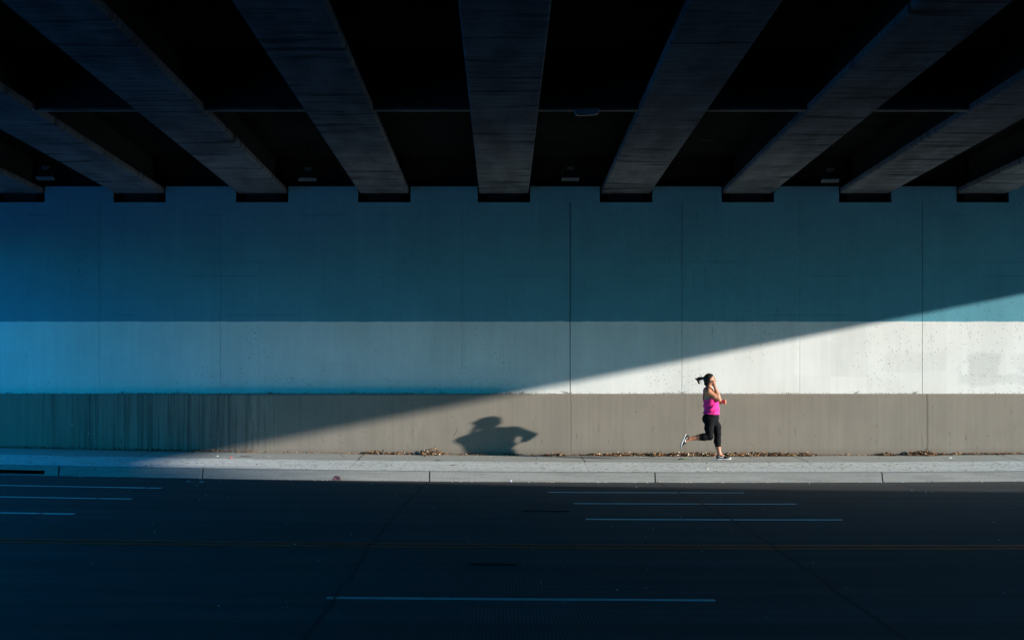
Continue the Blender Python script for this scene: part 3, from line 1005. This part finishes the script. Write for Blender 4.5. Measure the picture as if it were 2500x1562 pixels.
class Field:
    def __init__(self):
        self.F = np.full(tuple(NN), 0.2, np.float32)

    def window(self, lo, hi):
        a = np.clip(np.floor((lo - LO) / H).astype(int), 0, NN - 1)
        b = np.clip(np.ceil((hi - LO) / H).astype(int) + 1, 1, NN)
        ax = [LO[i] + H * np.arange(a[i], b[i], dtype=np.float32) for i in range(3)]
        sl = tuple(slice(a[i], b[i]) for i in range(3))
        return sl, np.stack(np.meshgrid(*ax, indexing='ij'), -1)

    def add(self, prim, k):
        lo, hi = prim.bounds()
        sl, p = self.window(lo - k - .06, hi + k + .06)
        d = prim(p)
        a = self.F[sl]
        h = np.clip(0.5 + 0.5 * (a - d) / k, 0, 1)
        self.F[sl] = a * (1 - h) + d * h - k * h * (1 - h)

    def cut(self, fn):
        sl, p = self.window(LO, HI)
        self.F = np.maximum(self.F, fn(p))


class Cap:
    def __init__(self, a, b, r1, r2, sy=1.0):
        self.a, self.b, self.r1, self.r2, self.sy = np.array(a, np.float32), np.array(b, np.float32), r1, r2, sy

    def bounds(self):
        r = max(self.r1, self.r2) * max(1, self.sy)
        return np.minimum(self.a, self.b) - r, np.maximum(self.a, self.b) + r

    def __call__(self, p):
        s = np.array((1, 1 / self.sy, 1), np.float32)
        q, a, b = p * s, self.a * s, self.b * s
        ba = b - a
        t = np.clip(((q - a) @ ba) / max(float(ba @ ba), 1e-9), 0, 1)
        d = np.sqrt((((q - a) - t[..., None] * ba) ** 2).sum(-1))
        return d - (self.r1 + (self.r2 - self.r1) * t)


class Ell:
    def __init__(self, c, r): self.c, self.r = np.array(c, np.float32), np.array(r, np.float32)
    def bounds(self): return self.c - self.r, self.c + self.r

    def __call__(self, p):
        q = (p - self.c) / self.r
        l = np.sqrt((q * q).sum(-1))
        g = np.sqrt(((q / self.r) ** 2).sum(-1)) + 1e-6
        return l * (l - 1) / g


def surface(Fv):
    """naive surface nets"""
    s = Fv < 0
    nx, ny, nz = Fv.shape
    cnt = np.zeros((nx - 1, ny - 1, nz - 1), np.float32)
    acc = np.zeros((nx - 1, ny - 1, nz - 1, 3), np.float32)
    corners = [(i, j, k) for i in (0, 1) for j in (0, 1) for k in (0, 1)]
    def sub(A, c): return A[c[0]:nx - 1 + c[0], c[1]:ny - 1 + c[1], c[2]:nz - 1 + c[2]]
    tot = sum(sub(s, c).astype(np.int8) for c in corners)
    act = np.argwhere((tot > 0) & (tot < 8))
    idx = np.full((nx - 1, ny - 1, nz - 1), -1, np.int64)
    idx[tuple(act.T)] = np.arange(len(act))
    pos = np.zeros((len(act), 3)); num = np.zeros(len(act))
    for c0 in corners:
        for ax in range(3):
            if c0[ax]: continue
            c1 = list(c0); c1[ax] = 1
            f0 = Fv[tuple((act + c0).T)]; f1 = Fv[tuple((act + c1).T)]
            m = (f0 < 0) != (f1 < 0)
            t = np.where(m, f0 / np.where(m, f0 - f1, 1), 0)
            v = np.tile(np.array(c0, float), (len(act), 1)); v[:, ax] += t
            pos += np.where(m[:, None], v, 0); num += m
    V = (act + pos / num[:, None]) * H + LO
    Q = []
    for ax in range(3):
        o1, o2 = [(1, 2), (2, 0), (0, 1)][ax]
        a = [slice(1, -1)] * 3; a[ax] = slice(0, -1)
        b = [slice(1, -1)] * 3; b[ax] = slice(1, None)
        s0, s1 = s[tuple(a)], s[tuple(b)]
        e = np.argwhere(s0 != s1)
        off = np.ones(3, int); off[ax] = 0
        e2 = e + off
        flip = ~s0[tuple(e.T)]
        def cell(d1, d2):
            q = e2.copy(); q[:, o1] += d1; q[:, o2] += d2
            return idx[tuple(q.T)]
        q = np.stack((cell(-1, -1), cell(0, -1), cell(0, 0), cell(-1, 0)), 1)
        q[flip] = q[flip][:, ::-1]
        Q.append(q)
    return V, np.concatenate(Q)


def relax(V, Q, it=4):
    e = np.concatenate((Q[:, [0, 1]], Q[:, [1, 2]], Q[:, [2, 3]], Q[:, [3, 0]]))
    e = np.concatenate((e, e[:, ::-1]))
    n = np.bincount(e[:, 0], minlength=len(V))[:, None]
    for _ in range(it):
        for lam in (0.5, -0.47):
            s = np.stack([np.bincount(e[:, 0], V[e[:, 1], i], len(V)) for i in range(3)], 1)
            V = V + lam * (s / np.maximum(n, 1) - V)
    return V


def normals(V, Q):
    a, b, c, d = (V[Q[:, i]] for i in range(4))
    fn = np.cross(c - a, d - b)
    N = np.zeros_like(V)
    for i in range(4):
        for k in range(3): N[:, k] += np.bincount(Q[:, i], fn[:, k], len(V))
    return N / np.maximum(np.linalg.norm(N, axis=1, keepdims=True), 1e-9)


yl, yr = 0.088, -0.088      # far (left) leg, near (right) leg
torso = [Cap(P(713, 845, -.035), P(713, 845, .035), .135, .135), Cap(P(714, 790, -.03), P(714, 690, .0), .128, .122, 1.08), Cap(P(712, 690), P(703, 590), .122, .126, 1.12),
         Cap(P(703, 600), P(690, 520), .122, .098, 1.3), Cap(P(668, 500, -.12), P(668, 500, .12), .066, .066), Ell(P(765, 560, -.07), (.058, .07, .07)), Ell(P(765, 560, .07), (.058, .07, .07)),
         Ell(P(655, 850, -.08), (.088, .09, .1)), Ell(P(662, 850, .08), (.088, .09, .1))]
legs = [  # standing leg (far side)
    Cap(P(735, 870, yl), P(785, 955, yl), .096, .084), Cap(P(785, 955, yl), P(799, 1045, yl - .005), .084, .063), Cap(P(799, 1045, yl - .005), P(795, 1135, yl - .01), .061, .064),
    Cap(P(795, 1135, yl - .01), P(804, 1205, yl - .012), .064, .049), Cap(P(804, 1205, yl - .012), P(820, 1290, yl - .015), .047, .039), Cap(P(822, 1300, yl - .015), P(900, 1345, yl - .015), .036, .026),
    # trailing leg (near side)
    Cap(P(692, 870, yr), P(676, 965, yr), .100, .084), Cap(P(676, 965, yr), P(688, 1072, yr), .084, .064), Cap(P(688, 1075, yr), P(610, 1078, yr), .062, .066),
    Cap(P(610, 1078, yr), P(548, 1083, yr), .066, .055), Cap(P(548, 1083, yr), P(432, 1100, yr), .052, .036), Cap(P(425, 1102, yr), P(345, 1150, yr), .036, .026)]
neck = [Cap(P(678, 470), P(694, 395), .060, .052), Cap(P(668, 485, -.05), P(668, 485, .05), .06, .06)]
head = [Ell(P(687, 346), (.100, .077, .104)), Cap(P(712, 375), P(738, 408), .062, .036), Ell(P(742, 415), (.026, .026, .024))]
face = [Cap(P(755, 345), P(766, 365), .009, .0115), Ell(P(757, 389), (.012, .022, .008)), Ell(P(757, 398), (.011, .02, .008)), Ell(P(750, 328), (.012, .055, .012)),
        Ell(P(693, 368, -.077), (.019, .012, .031)), Ell(P(693, 368, .077), (.019, .012, .031)), Ell(P(735, 375, -.045), (.03, .02, .028)), Ell(P(735, 375, .045), (.03, .02, .028))]
sh_r, el_r, wr_r = P(668, 508, -.155), P(800, 606, -.150), P(752, 458, -.130)
sh_l, el_l, wr_l = P(672, 508, .165), P(724, 620, .258), P(848, 640, .165)
arms = [Cap(sh_r, sh_r * .45 + el_r * .55, .060, .052), Cap(sh_r * .45 + el_r * .55, el_r, .052, .042), Cap(el_r, el_r * .65 + wr_r * .35, .041, .045), Cap(el_r * .65 + wr_r * .35, wr_r, .045, .028),
        Cap(sh_l, el_l, .060, .046), Cap(el_l, el_l * .65 + wr_l * .35, .041, .044), Cap(el_l * .65 + wr_l * .35, wr_l, .044, .027)]


def chain(pts, r0, r1):
    n = len(pts) - 1
    return [Cap(pts[i], pts[i + 1], r0 + (r1 - r0) * i / n, r0 + (r1 - r0) * (i + 1) / n) for i in range(n)]


# near hand raised to the ear: palm, four fingers, thumb under the ear
palm_r = [Cap(P(752, 455, -.140), P(738, 418, -.128), .027, .026, 0.75), Cap(P(736, 424, -.122), P(744, 410, -.118), .024, .022, .8)]
fing_r = chain([P(731, 408, -.125), P(719, 390, -.118), P(709, 374, -.106), P(703, 366, -.095)], .0095, .0075)
fing_r += chain([P(738, 402, -.122), P(729, 382, -.118), P(721, 364, -.104), P(717, 356, -.094)], .0095, .0075)
fing_r += chain([P(746, 402, -.117), P(741, 383, -.113), P(736, 368, -.098), P(733, 362, -.088)], .009, .007)
fing_r += chain([P(752, 408, -.110), P(750, 392, -.105), P(747, 380, -.092)], .008, .0065)
fing_r += chain([P(735, 436, -.125), P(718, 422, -.118), P(708, 408, -.104)], .011, .008)
# far hand: loose fist ahead of the watch
palm_l = [Cap(P(850, 640, .165), P(885, 630, .155), .028, .030, .8)]
fing_l = []
for k, (zy, y) in enumerate(((612, .150), (626, .143), (640, .141), (652, .144))):
    fing_l += chain([P(884, zy + 4, y + .02), P(906, zy, y + .012), P(911, zy + 3, y - .014), P(896, zy + 6, y - .026), P(886, zy + 7, y - .016)], .0105 - .0007 * k, .008)
fing_l += chain([P(868, 616, .14), P(884, 607, .13), P(900, 610, .124)], .0105, .008)

fb = Field()
for p in torso: fb.add(p, .045)
for p in legs: fb.add(p, .022)
for p in neck: fb.add(p, .03)
for p in head: fb.add(p, .022)
for p in face: fb.add(p, .008)
for p in arms: fb.add(p, .022)
for p in palm_r + palm_l: fb.add(p, .012)
for p in fing_r + fing_l: fb.add(p, .0035)
V, Q = surface(fb.F)
V = relax(V, Q, 3)
N = normals(V, Q)

RX, RD = wx(1600 + 740 / 5.215, RUN), RUN
runner = empty('person', (RX, RD, gz(RX, RD) + 0.002))
tag(runner, 'person running along the pavement in pink tank top and black cropped leggings, hand to ear', 'person')
n_ = NT('skin')
M_skin = n_.done(n_.mul((0.42, 0.185, 0.105), n_.ramp(n_.noise(n_.vec(), 25, 3), .3, .7, .93, 1.06, False)), 0.5, 0, 0.4)
n_.bsdf.inputs['Subsurface Weight'].default_value = 0.0
body = mesh_obj('body', V, Q, M_skin, runner, True)


def full(prims, p):
    d = np.full(len(p), 1.0, np.float32)
    for q in prims: d = np.minimum(d, q(p))
    return d


Vf = V.astype(np.float32)
zx = Vf[:, 0] / SC + 740
zy = 1372 - Vf[:, 2] / SC
d_arm = full(arms + palm_r + fing_r + palm_l + fing_l, Vf)
d_tor = full(torso, Vf)
d_head = full(head + neck, Vf)
is_arm = (d_arm < d_tor - 0.004)
near_side = Vf[:, 1] < 0
# leggings
cuff_stand = 1205 + (zx - 804) * -0.03
lm = (zy > 782) & ~is_arm
lm &= ~((zx > 700) & (zy > cuff_stand))
lm &= ~((zx < 550 + (zy - 1083) * .05) & (zy > 1000))
# tank: low scooped back rising to the chest
top_line = np.interp(zx, [590, 640, 690, 720, 745, 770, 800], [604, 602, 594, 560, 522, 512, 512])
tm = (zy > top_line) & (zy < 797) & ~is_arm & (d_tor < d_head - .01)


def shell(mask, name, mat, off, thick, parent):
    qm = mask[Q].all(1)
    q = Q[qm]
    used = np.unique(q)
    mp = np.full(len(V), -1); mp[used] = np.arange(len(used))
    q = mp[q]
    v0 = V[used] + N[used] * off[used][:, None]
    v1 = v0 - N[used] * thick
    n = len(used)
    e = np.concatenate((q[:, [0, 1]], q[:, [1, 2]], q[:, [2, 3]], q[:, [3, 0]]))
    key = np.sort(e, 1)
    _, inv, c = np.unique(key, axis=0, return_inverse=True, return_counts=True)
    be = e[c[inv.ravel()] == 1]
    faces = [tuple(f) for f in q] + [tuple(f[::-1] + n) for f in q] + [(b, a, a + n, b + n) for a, b in be]
    return mesh_obj(name, np.concatenate((v0, v1)), faces, mat, parent, True)


M_leg = simple('black_leggings', (0.004, 0.0042, 0.006), 0.8, 0, 0.12, var=0.2, scale=40)
leg = shell(lm, 'leggings', M_leg, np.full(len(V), .004), .006, runner)
n_ = NT('pink_tank_fabric')
M_tank = n_.done(n_.mul((0.76, 0.03, 0.25), n_.ramp(n_.noise(n_.vec(1, 1, 2.5), 22, 3), .35, .7, .86, 1.08, False)), 0.75, 0, 0.2)
wr = np.sin(zy * .09 + zx * .05 + Vf[:, 1] * 40) * np.sin(zx * .07 - zy * .03) * .5
hem = np.clip((zy - 700) / 95, 0, 1)
fold = .011 * np.clip(np.sin((zx - 690) * .055 + (zy - 700) * .075), -.2, 1) * np.clip((zy - 620) / 40, 0, 1) * np.clip((790 - zy) / 30, 0, 1)
off = .009 + fold + .006 * np.clip((zy - 600) / 100, 0, 1) * (1 + wr) + hem ** 2 * (.008 + .016 * np.clip((690 - zx) / 70, 0, 1))
tank = shell(tm, 'tank_top', M_tank, off, .007, runner)


def snap(p, lift=0.004):
    i = ((V - p) ** 2).sum(1).argmin()
    return Vector(V[i] + N[i] * lift)


M_strap = simple('magenta_strap', (0.38, 0.01, 0.13), 0.6)
for s in (-1, 1):
    m = MB()
    path = [P(612, 606, s * .01), P(622, 560, s * .012), P(632, 510, s * .03), P(645, 475, s * .06), P(662, 458, s * .085), P(690, 478, s * .10), P(720, 500, s * .105), P(748, 522, s * .10), P(758, 540, s * .095)]
    fine = [path[i] * (1 - t) + path[i + 1] * t for i in range(len(path) - 1) for t in (0, .33, .66)] + [path[-1]]
    m.tube([snap(q, .006) for q in fine], .0105, 6)
    m.build('strap', M_strap, tank, True)

# hair: cap, nape, tie and wind-blown ponytail
fh = Field()
fh.add(Ell(P(685, 344), (.111, .0875, .112)), .01)
fh.add(Cap(P(655, 400), P(668, 432), .055, .035), .02)
fh.add(Cap(P(640, 345), P(617, 330), .05, .026), .02)


def hair_cut(p):
    zyy = 1372 - p[..., 2] / SC
    xl_ = np.interp(zyy, [262, 285, 305, 328, 345, 362, 385, 410, 450], [750, 742, 730, 708, 692, 682, 674, 676, 672])
    return ((p[..., 0] / SC + 740) - xl_) * SC


fh.cut(hair_cut)
Vh, Qh = surface(fh.F)
Vh = relax(Vh, Qh, 2)
n_ = NT('dark_hair')
M_hair = n_.done(n_.mul((0.016, 0.011, 0.009), n_.ramp(n_.noise(n_.vec(20, 60, 20), 3, 3), .3, .7, .5, 1.8, False)), 0.5, 0, 0.25)
hair = mesh_obj('hair', Vh, Qh, M_hair, runner, True)
m = MB()
r4 = random.Random(21)
ends = []
for k in range(70):
    t = r4.random()
    a = P(613 + r4.uniform(-4, 4), 328 + r4.uniform(-9, 9), r4.uniform(-.014, .014))
    b = P(575 + r4.uniform(-14, 14), 330 + r4.uniform(-20, 24), r4.uniform(-.02, .02))
    c_ = P(535 + r4.uniform(-22, 22), 335 + r4.uniform(-16, 30), r4.uniform(-.03, .03))
    e = P(500 + 60 * t + r4.uniform(-8, 8), 330 + 70 * t ** 1.2 + r4.uniform(-10, 10), r4.uniform(-.03, .03))
    if k % 9 == 0: e = P(555 + r4.uniform(-6, 20), 405 + r4.uniform(-6, 6), r4.uniform(-.02, .02)); c_ = P(520, 372, 0)
    pts = []
    for i in range(9):
        u = i / 8
        q = a * (1 - u) ** 3 + 3 * b * u * (1 - u) ** 2 + 3 * c_ * u * u * (1 - u) + e * u ** 3
        pts.append(q + np.array((0, 0, .004 * math.sin(u * 7 + k))))
    m.tube(pts, [.006, .0075, .0085, .0085, .008, .007, .0055, .004, .0015], 5)
for (s, e, c_) in ((P(590, 322), P(558, 280), P(582, 290)), (P(596, 335), P(582, 400), P(604, 372)), (P(590, 340), P(548, 404), P(566, 410))):
    pts = [s * (1 - u) ** 2 + 2 * c_ * u * (1 - u) + e * u * u for u in np.linspace(0, 1, 8)]
    m.tube(pts, [.005, .005, .0045, .004, .004, .0035, .0025, .0012], 5)
m.build('ponytail', M_hair, runner, True)
m = MB()
ring = [P(614, 330) + np.array((0.3 * .027 * math.sin(a), .027 * math.cos(a), .027 * math.sin(a))) for a in np.linspace(0, 2 * math.pi, 17)]
m.tube(ring, .007, 6)
m.build('hair_tie', M_rubber, runner, True)

# eyes, brows, mouth, earbud, watch
M_eye = simple('dark_eye', (0.02, 0.015, 0.012), 0.3)
M_lip = simple('lips', (0.40, 0.12, 0.10), 0.5)
for s in (-1, 1):
    m = MB(); m.tube([snap(P(742, 345, s * .05), .001), snap(P(749, 343, s * .038), .002), snap(P(753, 345, s * .026), .001)], [.002, .0055, .002], 6)
    m.build('eye', M_eye, runner, True)
    m = MB(); m.tube([snap(P(738, 332, s * .055), .002), snap(P(748, 326, s * .042), .002), snap(P(754, 329, s * .024), .002)], [.002, .0038, .0025], 6)
    m.build('eyebrow', M_hair, runner, True)
m = MB(); m.tube([snap(P(752, 393, -.026), .001), snap(P(762, 393, -.012), .002), snap(P(764, 393, 0), .002), snap(P(762, 393, .012), .002), snap(P(752, 393, .026), .001)], [.002, .0045, .005, .0045, .002], 6)
m.build('mouth', M_lip, runner, True)
m = MB(); q = Vector(P(699, 367, -.092)); m.tube([q, q + Vector((.004, -.004, -.008)), q + Vector((.007, -.004, -.03))], [.010, .009, .005], 8)
m.build('earbud', simple('white_earbud', (0.8, 0.8, 0.8), 0.4), runner, True)
ax = Vector(wr_l - el_l).normalized()
u_ = ax.cross(Vector((0, 0, 1))).normalized(); v_ = ax.cross(u_)
cw = Vector(wr_l) - ax * .004
m = MB(); m.tube([cw + (u_ * math.cos(a) + v_ * math.sin(a)) * .0305 for a in np.linspace(0, 2 * math.pi, 21)], .0075, 6)
w_ = m.build('wristwatch', M_rubber, runner, True)
m = MB(); f0 = cw - u_ * .034; m.tube([f0 - u_ * -.002, f0 - u_ * .009], [.018, .016], 14)
m.build('watch_face', M_rubber, w_, True)

# shoes: lofted upper, white midsole, dark outsole line and the white curved side mark
M_shoe = simple('black_shoe_mesh', (0.007, 0.0068, 0.007), 0.8, 0, 0.15, var=0.4, scale=90)
M_sole = simple('white_midsole', (0.62, 0.61, 0.60), 0.6, var=0.05)
M_mark = simple('white_side_mark', (0.85, 0.85, 0.84), 0.5, var=0.02)
SX = [0.0, .012, .035, .075, .115, .155, .19, .225, .255, .272, .280]
SW = [.014, .027, .034, .034, .035, .040, .044, .044, .037, .024, .010]     # half width
SHh = [.078, .098, .106, .104, .098, .080, .064, .054, .046, .039, .033]     # top of the upper
RO = [.010, .004, 0, 0, 0, 0, .001, .004, .010, .016, .022]                  # rocker of the sole


def sec(x):
    return np.interp(x, SX, SW), np.interp(x, SX, SHh), np.interp(x, SX, RO)


def side_y(x, z):
    w, h, r0 = sec(x)
    zb = r0 + .026
    t = min(max((z - zb) / max(h - zb, 1e-3), 0), .98)
    return w * (1 - t ** 2.6) ** (1 / 2.2)


def make_shoe(M):
    m = MB()
    K = 13
    xs = np.linspace(0, .28, 26)
    for x in xs:
        w, h, r0 = sec(x)
        zb = r0 + .018
        for k in range(K):
            a = math.pi * k / (K - 1)
            cy, sz = math.cos(a), math.sin(a)
            m.v.append((x, w * math.copysign(abs(cy) ** .8, cy), zb + (h - zb) * abs(sz) ** .75))
    for i in range(len(xs) - 1):
        for k in range(K - 1): m.f.append((i * K + k, i * K + k + 1, (i + 1) * K + k + 1, (i + 1) * K + k))
    m.f.append(tuple(range(K - 1, -1, -1))); m.f.append(tuple((len(xs) - 1) * K + k for k in range(K)))
    up = m.build('shoe', M_shoe, runner, True)
    up.matrix_local = M
    m = MB()
    for x in xs:
        w, h, r0 = sec(x)
        for (y, z) in ((-w - .002, r0 + .006), (-w - .004, r0 + .013), (-w - .001, r0 + .024), (w + .001, r0 + .024), (w + .004, r0 + .013), (w + .002, r0 + .006)): m.v.append((x * 1.03 - .004, y, z))
    for i in range(len(xs) - 1):
        for k in range(6): m.f.append((i * 6 + k, i * 6 + (k + 1) % 6, (i + 1) * 6 + (k + 1) % 6, (i + 1) * 6 + k))
    m.f.append(tuple(range(5, -1, -1))); m.f.append(tuple((len(xs) - 1) * 6 + k for k in range(6)))
    m.build('midsole', M_sole, up)
    m = MB()
    for x in xs:
        w, h, r0 = sec(x)
        for (y, z) in ((-w - .001, r0), (-w - .0025, r0 + .0055), (w + .0025, r0 + .0055), (w + .001, r0)): m.v.append((x * 1.03 - .004, y, z))
    for i in range(len(xs) - 1):
        for k in range(4): m.f.append((i * 4 + k, i * 4 + (k + 1) % 4, (i + 1) * 4 + (k + 1) % 4, (i + 1) * 4 + k))
    m.f.append((3, 2, 1, 0)); m.f.append(tuple((len(xs) - 1) * 4 + k for k in range(4)))
    m.build('outsole', simple('pale_outsole', (0.30, 0.28, 0.28), .7), up)
    # side mark: thin at the heel, swelling and hooking up towards the laces
    lo = [(.022, .076), (.05, .062), (.08, .050), (.105, .043), (.122, .042), (.134, .048), (.138, .062), (.134, .080)]
    hi = [(.022, .078), (.05, .068), (.08, .060), (.100, .056), (.112, .056), (.120, .060), (.126, .068), (.131, .080)]
    for s in (-1, 1):
        m = MB()
        rows = []
        for (p, q) in zip(lo, hi):
            for t in (0, .5, 1):
                x, z = p[0] + (q[0] - p[0]) * t, p[1] + (q[1] - p[1]) * t
                m.v.append((x, s * (side_y(x, z) + .0045), z))
        for i in range(len(lo) - 1):
            for k in range(2): m.f.append((i * 3 + k, i * 3 + k + 1, (i + 1) * 3 + k + 1, (i + 1) * 3 + k))
        b = len(m.v)
        m.v += [(x, y - s * .008, z) for (x, y, z) in m.v]
        m.f += [tuple(i + b for i in f[::-1]) for f in m.f]
        m.build('side_mark', M_mark, up)
    m = MB()
    for k in range(5):
        x = .125 + k * .016
        w, h, r0 = sec(x)
        m.tube([(x, -.018, h - .006), (x + .004, 0, h + .002), (x, .018, h - .006)], .003, 5)
    m.build('laces', M_rubber, up, True)
    return up


make_shoe(Matrix.Translation(Vector(P(780, 1372, yl - .015))) @ Matrix.Rotation(R(-2), 4, 'Z'))
# raised shoe: heel up, toe pointing down and back
heel = Vector(P(372, 1040, yr)); toe = Vector(P(303, 1203, yr))
fx = (toe - heel).normalized(); fy = Vector((0, 1, 0)); fz = fx.cross(fy)
if fz.x < 0: fz, fy = -fz, -fy
Mr = Matrix(((fx.x, fy.x, fz.x, heel.x), (fx.y, fy.y, fz.y, heel.y), (fx.z, fy.z, fz.z, heel.z), (0, 0, 0, 1)))
make_shoe(Mr)
